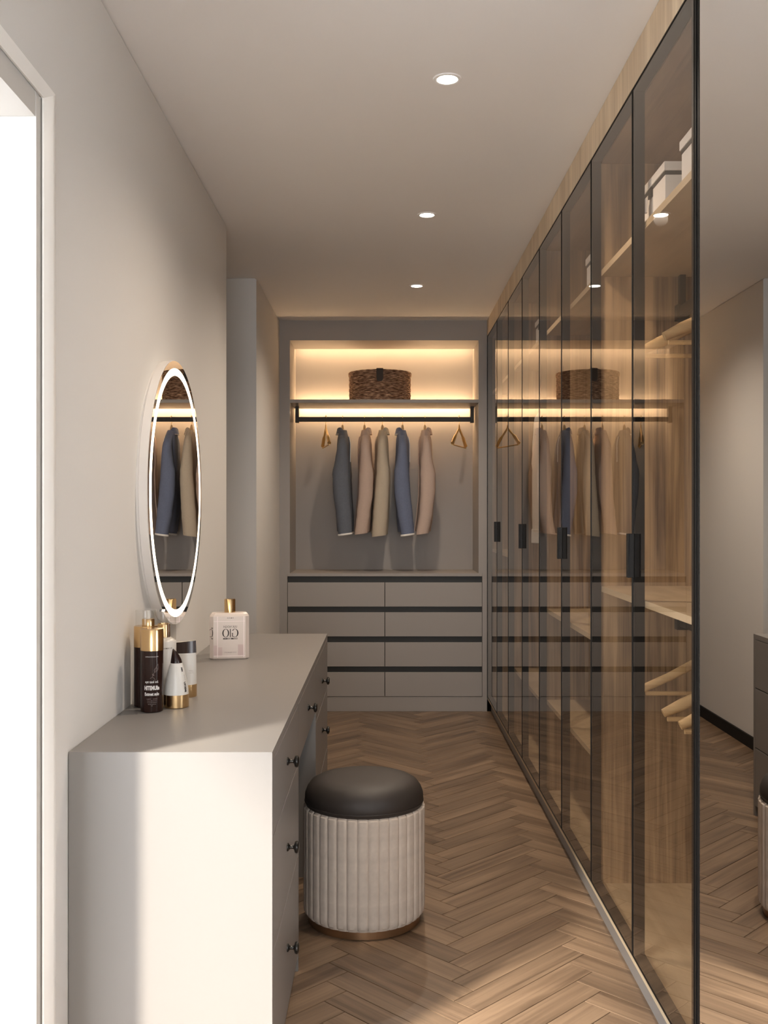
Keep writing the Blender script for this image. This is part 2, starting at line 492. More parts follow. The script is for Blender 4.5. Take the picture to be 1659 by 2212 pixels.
me = bpy.data.meshes.new('plank_field'); stuff.to_mesh(me); stuff.free(); me.materials.append(M['floor_far'])
o = bpy.data.objects.new('plank_field', me); C.objects.link(o); o.parent = fl; o['kind'] = 'stuff'

# ------------------------------------------------------------------ BUILT-IN CABINET at the end of the room
YF, YN = 6.742, 7.19
cab = thing('open_closet_cabinet', 'greige built-in closet at the far end with lit open niche above eight drawers', 'closet', (0, 6.96, 0))
g2 = M['greige2']
obj('side_panel', BB((-0.695, -0.626, YF, YN + 0.02, 0.918, H), (-0.695, -0.643, YF, YN + 0.02, 0, 0.918)), g2, cab)
obj('side_panel', BB((0.629, 0.685, YF, YN + 0.02, 0.918, H), (0.654, 0.685, YF, YN + 0.02, 0, 0.918)), g2, cab)
obj('header', BB((-0.626, 0.629, YF, 6.80, 2.4675, H), (-0.626, 0.629, 6.80, 7.10, 2.4675, 2.4855)), g2, cab)
obj('back_panel', B(-0.642, 0.653, YN, YN + 0.02, 0.0, H), g2, cab)
obj('counter_ledge', B(-0.642, 0.653, YF, YN, 0.898, 0.918), g2, cab)
obj('shelf', B(-0.626, 0.629, YF + 0.001, 7.125, 2.052, 2.075, bev=0.001), g2, cab)
obj('carcass', BB((-0.643, 0.654, 6.775, YN, 0.098, 0.897)), M['recess'], cab)
obj('plinth', B(-0.643, 0.654, YF + 0.004, 6.77, 0.0, 0.0975), g2, cab)
def zz(y): return EYE - (y - 1106) / 325.0
bands = [(1246, 1258.4, 1310.6), (1311.2, 1323, 1375), (1375.6, 1388, 1440), (1440.4, 1452.6, 1504.6)]
for (a, b, c) in bands:
    ch = obj('finger_channel', BB((-0.641, 0.6525, 6.757, 6.775, zz(b) - 0.004, zz(a)), (-0.641, 0.6525, 6.765, 6.775, zz(b) - 0.02, zz(a))), M['recess'], cab)
    for (x0, x1) in ((-0.6405, 0.0035), (0.0075, 0.652)):
        dr = obj('drawer', B(x0, x1, YF, 6.757, zz(c), zz(b), bev=0.0015), g2, cab)
# hanging rail with drop brackets
rl = obj('hanging_rail', B(-0.590, 0.598, 6.972, 6.998, 1.948, 1.980, bev=0.002), M['rail'], cab)
for x in (-0.598, 0.606):
    obj('bracket', BB((x - 0.012, x + 0.012, 6.962, 7.008, 1.940, 2.052), bev=0.002), M['rail'], rl)
obj('light_strip', B(-0.615, 0.618, 7.103, 7.135, 2.500, 2.504), M['led_strip_high'], cab, ).__setitem__('label', 'warm light strip hidden above the niche')
obj('light_strip', B(-0.615, 0.618, 7.130, 7.152, 2.068, 2.072), M['led_strip'], cab).__setitem__('label', 'warm light strip hidden behind the shelf')

# ------------------------------------------------------------------ WARDROBE with smoked glass doors
wd = thing('glass_door_wardrobe', 'long oak wardrobe with smoked glass doors in black frames', 'wardrobe', (1.0, 4.4, 0))
XD = 0.685
WB = 1.31
dy = 0.5588
ys = [2.236 + dy * k for k in range(9)]     # door lines
obj('fascia', B(XD, XD + 0.018, 1.12, 6.74, 2.494, H - 0.001), M['fascia'], wd)
obj('top_panel', B(XD + 0.034, WB, 1.12, 6.74, 2.478, 2.498), M['wood_y'], wd)
obj('plinth', B(0.712, 0.73, 1.12, 6.74, 0.0, 0.094), M['greige'], wd)
obj('base_panel', B(0.690, WB, 1.12, 6.74, 0.078, 0.098), M['wood_edge'], wd)
obj('back_panel', B(WB, WB + 0.02, 1.12, 6.74, 0.0, 2.50), M['wood_v'], wd)
divs = [ys[0] - 0.006, ys[2], ys[4], ys[6], 6.722]
for k, y in enumerate(divs):
    obj('divider', B(0.7175, WB, y, y + 0.018, 0.098, 2.478), M['wood_v'], wd)
for k in range(4):
    y0, y1 = divs[k] + 0.018, divs[k + 1]
    obj('upper_shelf', B(0.7175, WB, y0, y1, 2.104, 2.124), M['wood_edge'], wd)
    if k == 0: zs = (1.063,)
    elif k == 1: zs = (0.882, 0.480)
    elif k == 2: zs = (0.45,)
    else: zs = (1.063,)
    for z in zs: obj('shelf', B(0.7175, WB, y0, y1, z, z + 0.0185), M['wood_edge'], wd)
    def rail_at(z, ztop):
        r = obj('hanging_rail', B(0.967, 0.993, y0 + 0.02, y1 - 0.02, z - 0.034, z, bev=0.002), M['black'], wd)
        for y in (y0 + 0.02, y1 - 0.02):
            obj('bracket', BB((0.971, 0.989, y - 0.012, y + 0.012, z, ztop), (0.960, 1.0, y - 0.016, y + 0.016, z - 0.045, z + 0.006)), M['black'], r)
    rail_at(2.0, 2.104)
    if k == 0: rail_at(0.985, 1.063)
FZ0, FZ1 = 0.103, 2.490
first_door = None
for k in range(8):
    y0, y1 = ys[k] + 0.001, ys[k + 1] - 0.001
    sw = 0.010; s0 = 0.034 if k == 0 else sw
    bm = BB((XD + 0.004, XD + 0.031, y0, y0 + s0, FZ0, FZ1), (XD + 0.004, XD + 0.031, y1 - sw, y1, FZ0, FZ1),
            (XD + 0.004, XD + 0.031, y0 + s0, y1 - sw, FZ0, FZ0 + 0.010), (XD + 0.004, XD + 0.031, y0 + s0, y1 - sw, FZ1 - 0.010, FZ1),
            (XD - 0.0015, XD + 0.004, y0, y0 + 0.0028, FZ0, FZ1), (XD - 0.0015, XD + 0.004, y1 - 0.0028, y1, FZ0, FZ1),
            (XD - 0.0015, XD + 0.004, y0, y1, FZ0, FZ0 + 0.003), (XD - 0.0015, XD + 0.004, y0, y1, FZ1 - 0.003, FZ1))
    d = obj('door', bm, M['black'], wd)
    obj('glass_pane', B(XD, XD + 0.0035, y0 + 0.0028, y1 - 0.0028, FZ0 + 0.003, FZ1 - 0.003), M['smoked'], d)
    if k % 2 == 0:   # pull at the far edge of every other door
        yy = y1 - 0.012
        obj('handle', BB((XD - 0.016, XD, yy - 0.006, yy + 0.008, 1.146, 1.267), (XD - 0.0185, XD - 0.0155, yy - 0.010, yy + 0.008, 1.146, 1.267), bev=0.001), M['black'], d)
    if k in (0, 1):
        yh = y1 - 0.014 if k == 0 else y0 + 0.014
        obj('hinge', BB((XD + 0.031, XD + 0.036, yh - 0.006, yh + 0.006, 2.145, 2.185), bev=0.001), M['print_white'], d)
# mirror doors nearer the camera
for k, (y0, y1) in enumerate(((1.676, 2.232), (1.122, 1.672))):
    fw = 0.030
    bm = BB((XD - 0.001, XD + 0.024, y0, y0 + 0.012, FZ0, FZ1), (XD - 0.001, XD + 0.024, y1 - fw, y1, FZ0, FZ1),
            (XD - 0.001, XD + 0.024, y0, y1, FZ0, FZ0 + 0.012), (XD - 0.001, XD + 0.024, y0, y1, FZ1 - 0.012, FZ1),
            (XD - 0.004, XD, y1 - 0.016, y1 - 0.012, FZ0, FZ1))
    d = obj('mirror_door', bm, M['black'], wd)
    obj('mirror_glass', B(XD, XD + 0.005, y0 + 0.012, y1 - fw, FZ0 + 0.012, FZ1 - 0.012), M['mirror'], d)

# ------------------------------------------------------------------ DRESSING TABLE
dt = thing('dressing_table', 'greige dressing table with knobbed drawers and kneehole along left wall', 'dressing table', (-0.475, 3.345, 0))
DX, DY0, DY1, DZ = -0.248, 2.25, 4.44, 0.793
gr = M['greige']
obj('tabletop', B(XW + 0.002, DX, DY0 + 0.02, DY1, 0.7715, DZ), gr, dt)
obj('end_panel', B(XW + 0.002, DX, DY0, DY0 + 0.02, 0.0, DZ), gr, dt)
obj('end_panel', B(XW + 0.002, DX, DY1 - 0.02, DY1, 0.0, 0.7712), gr, dt)
for ya, yb in ((DY0 + 0.02, 2.926), (3.698, DY1 - 0.02)):
    obj('carcass', B(XW + 0.002, DX - 0.020, ya, yb, 0.06, 0.771), M['recess'], dt)
    obj('plinth', B(XW + 0.02, DX - 0.03, ya, yb, 0, 0.06), gr, dt)
obj('inner_panel', B(XW + 0.002, DX, 2.926, 2.944, 0.0, 0.771), gr, dt)
obj('inner_panel', B(XW + 0.002, DX, 3.68, 3.698, 0.0, 0.771), gr, dt)
obj('back_panel', B(XW + 0.002, XW + 0.014, 2.944, 3.68, 0.0, 0.771), gr, dt)
kb_prof = [(0.0, 0.0), (0.0105, 0.0), (0.0105, 0.003), (0.006, 0.006), (0.0045, 0.009), (0.0045, 0.016), (0.009, 0.0185), (0.014, 0.020), (0.0155, 0.023), (0.0150, 0.027), (0.010, 0.030), (0.0, 0.0305)]
def knob(y, z, parent):
    bm = bmesh.new()
    lathe(bm, kb_prof, n=20, c=(DX, y, z), axis='X', cap=False)
    bmesh.ops.remove_doubles(bm, verts=bm.verts, dist=1e-5)
    obj('knob', bm, M['knob'], parent, smooth=True)
def tdrawer(y0, y1, z0, z1, kz=None, kn=True):
    d = obj('drawer', B(DX - 0.020, DX, y0 + 0.0012, y1 - 0.0012, z0 + 0.0012, z1 - 0.0012, bev=0.0008), gr, dt)
    if kn: knob((y0 + y1) / 2, kz or (z0 + z1) / 2, d)
tdrawer(2.272, 2.926, 0.599, 0.770, 0.687); tdrawer(2.272, 2.926, 0.338, 0.598, 0.467); tdrawer(2.272, 2.926, 0.045, 0.337, 0.209)
bm = bmesh.new()
d = obj('drawer', B(XW + 0.1, DX, 2.945, 3.679, 0.600, 0.770, bev=0.0008), gr, dt); knob(3.312, 0.687, d)
tdrawer(3.698, 4.42, 0.560, 0.770, 0.650); tdrawer(3.698, 4.42, 0.300, 0.558, 0.453); tdrawer(3.698, 4.42, 0.045, 0.298, 0.20)

# ------------------------------------------------------------------ STOOL
st = thing('round_stool', 'round channelled velvet stool with dark cushion standing at the dressing table', 'stool', (-0.065, 3.318, 0))
sx, sy = -0.065, 3.318
bm = bmesh.new(); lathe(bm, [(0.178, 0.0), (0.184, 0.002), (0.184, 0.026), (0.180, 0.030), (0.05, 0.030)], n=72, c=(sx, sy, 0))
obj('base_ring', bm, M['copper'], st, smooth=True)
bm = bmesh.new(); lathe(bm, [(0.10, 0.030), (0.186, 0.030), (0.190, 0.05), (0.190, 0.37), (0.184, 0.374), (0.10, 0.374)], n=72, c=(sx, sy, 0))
obj('body', bm, M['velvet'], st, smooth=True)
NC = 36; R = 0.1985
rings = []
for (z, rr) in ((0.027, 0.984), (0.030, 0.986), (0.038, 0.995), (0.052, 1.0), (0.36, 1.0), (0.370, 0.997), (0.377, 0.985)):
    ring = []
    hw = PI / NC - 0.0015
    for k in range(9):
        t = -1 + k / 4.0; a = t * hw
        r = (R - 0.0045 * abs(t) ** 5) * rr * 1.0 - (0.006 if rr < 0.99 else 0)
        ring.append(Vector((r * math.cos(a), r * math.sin(a), z)))
    for k in range(8, -1, -1):
        a = (-1 + k / 4.0) * hw
        ring.append(Vector((0.188 * math.cos(a), 0.188 * math.sin(a), z)))
    rings.append(ring)
bm = bmesh.new(); loft(bm, rings)
for v in bm.verts: v.co += Vector((sx, sy, 0))
ch0 = obj('channel', bm, M['velvet'], st, smooth=True)
for k in range(1, NC): rot_copy(ch0, st, 2 * PI * k / NC)
ch0.rotation_euler = (0, 0, 0)
bm = bmesh.new()
prof = [(0.10, 0.374), (0.186, 0.374), (0.190, 0.377), (0.1905, 0.386), (0.1935, 0.393), (0.1925, 0.412), (0.186, 0.430), (0.174, 0.446), (0.155, 0.4565), (0.125, 0.4625), (0.08, 0.465), (0.03, 0.466), (0.0005, 0.466)]
lathe(bm, prof, n=72, c=(sx, sy, 0), cap=True)
cu = obj('cushion', bm, M['leather'], st, smooth=True, angle=60)
bm = bmesh.new()
ringp = [Vector((sx + 0.1925 * math.cos(2 * PI * k / 72), sy + 0.1925 * math.sin(2 * PI * k / 72), 0.388)) for k in range(72)]
rr = []
for k in range(72):
    a = 2 * PI * k / 72; cdir = Vector((math.cos(a), math.sin(a), 0))
    rr.append([ringp[k] + cdir * 0.0022 * math.cos(b) + Vector((0, 0, 0.0022 * math.sin(b))) for b in [PI * 2 * q / 6 for q in range(6)]])
rr.append(rr[0]); loft(bm, rr, cap=False); bmesh.ops.remove_doubles(bm, verts=bm.verts, dist=1e-6)
obj('piping', bm, M['leather'], cu, smooth=True)

# ------------------------------------------------------------------ LIT ROUND MIRROR on the left wall
mc_y, mc_z, mr = 3.289, 1.388, 0.424
lm = thing('round_lit_mirror', 'round wall mirror with a glowing light ring above the dressing table', 'mirror', (XW, mc_y, mc_z))
bm = bmesh.new(); lathe(bm, [(mr - 0.03, 0.0), (mr - 0.004, 0.0), (mr - 0.004, 0.006), (mr, 0.008), (mr, 0.031), (mr - 0.001, 0.032), (mr - 0.01, 0.032), (mr - 0.03, 0.032)], n=128, c=(XW, mc_y, mc_z), axis='X')
obj('rim', bm, M['rim'], lm, smooth=True)
def disc(r0, r1, x0, x1, n=128):
    bm = bmesh.new(); rings = []
    for (r, x) in ((r0, x0), (r0, x1), (r1, x1), (r1, x0)):
        rings.append([Vector((XW + x, mc_y + r * math.cos(2 * PI * k / n), mc_z + r * math.sin(2 * PI * k / n))) for k in range(n)])
    rings.append(rings[0]); loft(bm, rings, cap=False); bmesh.ops.remove_doubles(bm, verts=bm.verts, dist=1e-6)
    return bm
obj('mirror_border', disc(mr - 0.024, mr - 0.0005, 0.031, 0.0335), M['mirror'], lm)
obj('light_ring', disc(mr - 0.047, mr - 0.024, 0.030, 0.034), M['led_ring'], lm)
bm = bmesh.new(); lathe(bm, [(mr - 0.047, 0.030), (mr - 0.047, 0.0335)], n=128, c=(XW, mc_y, mc_z), axis='X')
obj('mirror_glass', bm, M['mirror'], lm)

# ------------------------------------------------------------------ CEILING DOWNLIGHTS
def downlight(x, y, label):
    t = thing('ceiling_downlight', label, 'ceiling light', (x, y, H), 'recessed ceiling downlights')
    bm = bmesh.new(); n = 48; rings = []
    for (r, z) in ((0.030, 0.0), (0.0305, -0.003), (0.034, -0.0045), (0.0405, -0.0035), (0.042, 0.0)):
        rings.append([Vector((x + r * math.cos(2 * PI * k / n), y + r * math.sin(2 * PI * k / n), H + z)) for k in range(n)])
    loft(bm, rings, cap=False); obj('trim_ring', bm, M['white'], t, smooth=True)
    bm = bmesh.new(); lathe(bm, [(0.0305, -0.001), (0.0305, -0.0028)], n=48, c=(x, y, H)); obj('lens', bm, M['lamp'], t)
    d = bpy.data.lights.new('downlight_beam', 'SPOT'); d.energy = 27; d.color = (1.0, 0.84, 0.68)
    d.spot_size = math.radians(150); d.spot_blend = 1.0; d.shadow_soft_size = 0.03
    l = bpy.data.objects.new('downlight_beam', d); C.objects.link(l); l.location = (x, y, H - 0.02)
downlight(0.186, 2.981, 'round recessed ceiling downlight nearest to the mirror door, the largest of the three')
downlight(0.184, 4.343, 'round recessed ceiling downlight, the middle one of the row of three')
downlight(0.184, 5.706, 'round recessed ceiling downlight closest to the built-in closet niche')

# ------------------------------------------------------------------ BASKET
bk = thing('woven_basket', 'round brown woven basket with lid on the lit niche shelf', 'basket', (-0.028, 6.965, 2.075))
bx, by = -0.028, 6.965
bm = bmesh.new(); prof = []
nrow = 17; z0, z1 = 2.075, 2.258
for k in range(nrow):
    za = z0 + (z1 - z0) * k / nrow; zb = z0 + (z1 - z0) * (k + 1) / nrow
    r = 0.212 + 0.0012 * math.sin(k * 1.9)
    prof += [(r - 0.0022, za - 2.075 + 0.0004), (r, (za * 0.7 + zb * 0.3) - 2.075), (r, (za * 0.3 + zb * 0.7) - 2.075), (r - 0.0022, zb - 2.075 - 0.0004)]
lathe(bm, prof, n=72, c=(bx, by, 2.075)); obj('body', bm, M['weave'], bk, smooth=True, angle=80)
bm = bmesh.new(); lathe(bm, [(0.2155, 0.180), (0.2165, 0.183), (0.2165, 0.198), (0.2145, 0.203), (0.19, 0.205), (0.02, 0.206)], n=72, c=(bx, by, 2.075))
lid = obj('lid', bm, M['weave'], bk, smooth=True)
rings = []
for (dz, hw) in ((0.208, 0.0225), (0.204, 0.0225), (0.15, 0.0225), (0.135, 0.021), (0.126, 0.016), (0.122, 0.008)):
    rings.append([Vector((bx + s * hw, by - 0.2195 - d, 2.075 + dz)) for (s, d) in ((-1, -0.001), (0, 0.002), (1, -0.001), (1, 0.004 * 1), (0, 0.005), (-1, 0.004))])
bm = bmesh.new(); loft(bm, rings); box(bm, bx - 0.0225, bx + 0.0225, by - 0.224, by - 0.17, 2.281, 2.2835)
obj('leather_tab', bm, M['strap'], bk, smooth=True)

# ------------------------------------------------------------------ GARMENTS
def interp(tab, z):
    for (a, b) in zip(tab, tab[1:]):
        if a[0] >= z >= b[0]:
            t = (a[0] - z) / (a[0] - b[0] + 1e-9); t = t * t * (3 - 2 * t) * 0.5 + t * 0.5
            return [p + (q - p) * t for p, q in zip(a[1:], b[1:])]
    return list(tab[0][1:] if z > tab[0][0] else tab[-1][1:])

def garment(name, label, cat, P, base, near, hem_z, cloth, trim_mat, front, group, seed, half=0.15, body_hem=None, neck_z=1.888, cuffband=False, swing=0.0):
    """P(a, b, z) -> world, a = along the shoulders (negative = towards the viewer), b = across; near = [(z, b centre, b half width)]"""
    t = thing(name, label, cat, base, group)
    body_hem = body_hem or hem_z + 0.015
    def cen(z): return interp(near, z)[0] * 0.75
    # body
    rings = []
    zs = [neck_z, neck_z - 0.012, neck_z - 0.035, neck_z - 0.065, neck_z - 0.10] + [neck_z - 0.10 - (neck_z - 0.10 - body_hem) * k / 12 for k in range(1, 13)]
    for z in zs:
        d = neck_z - z
        ha = 0.045 + (half - 0.05) * min(1, d / 0.085) ** 0.6 + 0.01 * max(0, (d - 0.1))
        hb = 0.026 + 0.016 * min(1, d / 0.08) + 0.012 * min(1, d / 0.6)
        c = cen(z); ring = []
        for k in range(28):
            a = 2 * PI * k / 28
            ca, sa = math.cos(a), math.sin(a)
            f = 1 + 0.10 * noise.noise(Vector((ca * 1.6 + seed, sa * 1.6, z * 2.2))) + 0.07 * math.sin(a * 5 + seed) * min(1, d / 0.25)
            ring.append(P(ha * abs(ca) ** 0.75 * (1 if ca > 0 else -1), c + hb * sa * f, z))
        rings.append(ring)
    bm = bmesh.new(); loft(bm, rings)
    body = obj('body', bm, cloth, t, smooth=True, angle=60)
    # sleeves
    for side in (-1, 1):
        rings = []; top = near[0][0]
        n = 22
        for k in range(n + 1):
            z = top - (top - hem_z) * k / n
            c, hw = interp(near, z)
            if side > 0: c = c * 0.8 + 0.012; hw *= 0.92
            d = top - z
            ac = side * (half * 0.42 + half * 0.58 * min(1, d / 0.085) ** 0.7 + 0.012 * min(1, d / 0.3))
            ra = 0.030 + 0.014 * min(1, d / 0.12) - 0.004 * min(1, max(0, d - 0.4) / 0.3)
            zt = z + 0.010 * math.sin(seed * 3 + side) * (k / n) * 0
            ring = []
            for q in range(24):
                a = 2 * PI * q / 24
                ca, sa = math.cos(a), math.sin(a)
                wr = noise.noise(Vector((ca * 1.2 + seed * 3.1, sa * 1.2 + side * 5, z * 7))) * 0.07
                wr += 0.06 * math.sin(z * 70 + a * 2 + seed) * math.exp(-((d - 0.30) / 0.07) ** 2)
                wr += 0.07 * math.sin(z * 90 + a + seed) * math.exp(-((d - 0.56) / 0.06) ** 2)
                tilt = 0.006 * sa if k == n else 0
                ring.append(P(ac + ra * ca * (1 + wr), c + hw * sa * (1 + wr * 0.5), zt + tilt))
            rings.append(ring)
        bm = bmesh.new(); loft(bm, rings)
        sl = obj('sleeve', bm, cloth, t, smooth=True, angle=70)
        if trim_mat is not None:
            c, hw = interp(near, hem_z)
            if side > 0: c = c * 0.8 + 0.012; hw *= 0.92
            ac = side * (half + 0.012); ring = []
            rr = []
            for (dz, gx) in ((0.004, 1.03), (-0.001, 1.06), (-0.007, 1.05), (-0.009, 0.99)):
                rr.append([P(ac + 0.040 * gx * math.cos(2 * PI * q / 24), c + hw * gx * math.sin(2 * PI * q / 24), hem_z + dz + 0.006 * math.sin(2 * PI * q / 24)) for q in range(24)])
            bm = bmesh.new(); loft(bm, rr); obj('cuff_trim', bm, trim_mat, sl, smooth=True)
        elif cuffband:
            c, hw = interp(near, hem_z + 0.06)
            if side > 0: c = c * 0.8 + 0.012; hw *= 0.92
            ac = side * (half + 0.012)
            rr = [[P(ac + 0.043 * gx * math.cos(2 * PI * q / 24), c + hw * gx * math.sin(2 * PI * q / 24), z) for q in range(24)] for (z, gx) in ((hem_z + 0.062, 1.0), (hem_z + 0.06, 1.07), (hem_z - 0.004, 1.08), (hem_z - 0.006, 1.0))]
            bm = bmesh.new(); loft(bm, rr); obj('cuff', bm, cloth, sl, smooth=True)
    # collar: a folded band round the neck, open at the front
    c0 = cen(neck_z)
    bm = bmesh.new(); cols = []
    pipe = []
    for k in range(19):
        a = -PI * 0.80 + 2 * PI * 0.80 * k / 18          # 0 = back of the neck
        ca, sa = math.cos(a), math.sin(a)
        drop = 0.055 * max(0, (abs(a) - PI * 0.35) / (PI * 0.45)) ** 1.2
        ra, rb = 0.050, 0.036
        inner = P(ra * 0.8 * sa, c0 - front * rb * 0.8 * ca, neck_z - 0.004 - drop * 0.8)
        top = P(ra * 0.9 * sa, c0 - front * rb * 0.9 * ca, neck_z + 0.018 - drop)
        out = P(ra * 1.10 * sa, c0 - front * rb * 1.12 * ca, neck_z + 0.010 - drop)
        low = P(ra * 1.30 * sa, c0 - front * rb * 1.38 * ca, neck_z - 0.030 - drop * 1.25)
        lowi = P(ra * 1.05 * sa, c0 - front * rb * 1.15 * ca, neck_z - 0.028 - drop * 1.2)
        cols.append([inner, top, out, low, lowi]); pipe.append(low)
    loft(bm, cols)
    co = obj('collar', bm, cloth, t, smooth=True, angle=60)
    if trim_mat is not None:
        bm = bmesh.new()
        tube(bm, pipe, 0.0024, 6); obj('collar_piping', bm, trim_mat, co, smooth=True)
    # front edge (placket)
    pts = []
    for k in range(16):
        z = neck_z - 0.045 - (neck_z - 0.045 - body_hem) * k / 15
        d = neck_z - z
        hb = 0.026 + 0.016 * min(1, d / 0.08) + 0.012 * min(1, d / 0.6)
        pts.append(P(-0.012 - 0.02 * math.exp(-d * 8), cen(z) + front * (hb * 1.03 + 0.002), z))
    bm = bmesh.new(); tube(bm, pts, 0.0035, 6); pk = obj('placket', bm, cloth, t, smooth=True)
    if trim_mat is not None:
        bm = bmesh.new(); tube(bm, smooth_path([p0 + (P(-0.004, front * 0.004, 0) - P(0, 0, 0)) for p0 in pts[:5]], 3), 0.0026, 6)
        obj('front_piping', bm, trim_mat, pk, smooth=True)
    return t

def px(p, y, D): return ((p - 829.5) * D / F, EYE - (y - 1106) * D / F)
zoom_rows = {
 'a': (740, [(330, 228, 290), (450, 213, 308), (580, 192, 318), (700, 165, 322), (900, 175, 330), (1100, 200, 345), (1280, 222, 352)]),
 'b': (787.5, [(330, 445, 505), (450, 430, 520), (580, 425, 530), (700, 420, 552), (900, 412, 548), (1100, 393, 520), (1280, 375, 498)]),
 'c': (826, [(310, 615, 665), (450, 590, 675), (580, 584, 690), (700, 580, 705), (900, 565, 700), (1100, 550, 690), (1300, 538, 672)]),
 'd': (869.5, [(330, 793, 855), (450, 785, 870), (580, 770, 880), (700, 748, 885), (900, 752, 900), (1100, 780, 920), (1285, 812, 937)]),
 'e': (918, [(330, 1030, 1075), (450, 1015, 1095), (580, 1000, 1110), (700, 995, 1138), (900, 995, 1135), (1100, 985, 1110), (1280, 957, 1075)])}
RAILY = 6.985
def wooden_hanger(P, base, label, group, neck_top, gold=False):
    t = thing('wooden_clothes_hanger', label, 'hanger', base, group)
    bm = bmesh.new()
    arm = [P(-0.125, 0, neck_top - 0.128), P(-0.08, 0, neck_top - 0.088), P(-0.02, 0, neck_top - 0.052), P(0.02, 0, neck_top - 0.052), P(0.08, 0, neck_top - 0.088), P(0.125, 0, neck_top - 0.128)]
    tube(bm, smooth_path(arm, 3), 0.008, 8)
    obj('arms', bm, M['hanger_wood'], t, smooth=True)
    bm = bmesh.new()
    tube(bm, [P(0, 0, neck_top - 0.052), P(0, 0, neck_top - 0.02), P(0, 0, neck_top - 0.004), P(0, 0, neck_top)], [0.011, 0.0095, 0.0065, 0.005], 10)
    obj('neck', bm, M['hanger_wood'], t, smooth=True)
    bm = bmesh.new()
    hk = [P(0, 0, neck_top - 0.002), P(0, 0, neck_top + 0.008), P(0.012, 0, neck_top + 0.020), P(0.019, 0, 1.955), P(0.018, 0, 1.975), P(0.008, 0, 1.988), P(-0.008, 0, 1.988), P(-0.0175, 0, 1.979), P(-0.018, 0, 1.973)]
    tube(bm, smooth_path(hk, 4), 0.0016, 6)
    obj('hook', bm, M['goldmatte'], t, smooth=True)
    return t
specs = [
 ('a', 'blue1', 'piping', 1, 'slate grey jacket with white cuff edge, first from the left on the niche rail', 'wooden hanger holding the slate grey jacket in the niche'),
 ('b', 'pink', None, -1, 'dusty pink jacket hanging right beside the slate grey one in the niche', 'wooden hanger holding the pink jacket beside the slate grey one'),
 ('c', 'cream', None, -1, 'cream jacket hanging in the middle of the niche rail', 'wooden hanger holding the cream jacket in the niche'),
 ('d', 'blue2', 'piping', 1, 'blue jacket with white cuff edge hanging between cream and pink ones', 'wooden hanger holding the blue jacket in the niche'),
 ('e', 'pink', None, -1, 'light pink jacket hanging last on the niche rail beside the empty wide gold hanger', 'wooden hanger holding the pink jacket beside the wide gold hanger')]
for i, (key, mt, tr, front, lab, hlab) in enumerate(specs):
    hp, rows = zoom_rows[key]
    x0 = (hp - 829.5) * RAILY / F
    D = 6.83; near = []
    for (yy, l, r) in rows:
        xl, z = px(680 + l / 4.366, 860 + yy / 4.366, D); xr, _ = px(680 + r / 4.366, 860 + yy / 4.366, D)
        near.append((z, (xl + xr) / 2 - x0, (xr - xl) / 2))
    P = (lambda x0: lambda a, b, z: Vector((x0 + b, RAILY + a, z)))(x0)
    garment('jacket', lab, 'jacket', P, (x0, RAILY, 1.88), near, near[-1][0], M[mt], M[tr] if tr else None, front, 'jackets on the niche rail', i * 1.7 + 0.4)
    wooden_hanger(P, (x0, RAILY, 1.95), hlab, 'wooden hangers on the niche rail', 1.926)

# empty gold hangers
def gold_hanger(x0, ang, label, wide):
    t = thing('gold_clothes_hanger', label, 'hanger', (x0, RAILY, 1.95), 'empty gold hangers')
    ca, sa = math.cos(ang), math.sin(ang)
    def P(a, b, z): return Vector((x0 + a * ca - b * sa, RAILY + a * sa + b * ca, z))
    n0 = 1.926
    bm = bmesh.new()
    for s in (-1, 1):
        tube(bm, smooth_path([P(0, 0, n0), P(s * 0.02, 0, n0 - 0.035), P(s * 0.10, 0, n0 - 0.085), P(s * 0.165, 0, n0 - 0.135)], 4), [0.004] * 4 + [0.007] * 4 + [0.011] * 4 + [0.013], 10)
    obj('arms', bm, M['goldmatte'], t, smooth=True)
    bm = bmesh.new(); tube(bm, [P(-0.165, 0, n0 - 0.145), P(0.165, 0, n0 - 0.150)], 0.0045, 8); obj('trouser_bar', bm, M['goldmatte'], t, smooth=True)
    bm = bmesh.new()
    hk = [P(0, 0, n0 - 0.002), P(0, 0, n0 + 0.008), P(0.012, 0, n0 + 0.020), P(0.020, 0, 1.955), P(0.019, 0, 1.975), P(0.008, 0, 1.990), P(-0.008, 0, 1.990), P(-0.018, 0, 1.980), P(-0.019, 0, 1.973)]
    tube(bm, smooth_path(hk, 4), 0.0016, 6); obj('hook', bm, M['goldmatte'], t, smooth=True)
gold_hanger((704 - 829.5) * RAILY / F, math.radians(101), 'narrow empty gold hanger left of the slate grey jacket', 0.06)
gold_hanger((992 - 829.5) * RAILY / F, math.radians(70), 'wide empty gold hanger right of the light pink jacket', 0.12)

# long white coat inside the wardrobe (third bay)
def PC(a, b, z): return Vector((0.98 + a, 4.955 + b, z))
near = [(1.885, 0.0, 0.03), (1.82, 0.0, 0.045), (1.6, 0.0, 0.052), (1.4, 0.005, 0.052), (1.25, 0.008, 0.05), (1.16, 0.01, 0.048)]
garment('long_coat', 'long white coat hanging inside the glass wardrobe behind the third handle', 'coat', PC, (0.98, 4.955, 1.88), near, 1.18, M['coat'], None, 1, None, 5.3, half=0.20, body_hem=0.87, neck_z=1.90, cuffband=True)
tw = thing('wooden_clothes_hanger', 'wooden hanger carrying the long white coat inside the wardrobe', 'hanger', (0.98, 4.955, 1.95))
bm = bmesh.new(); tube(bm, [PC(-0.15, 0, 1.79), PC(0, 0, 1.875), PC(0.15, 0, 1.79)], 0.009, 8); obj('arms', bm, M['hanger_wood'], tw, smooth=True)
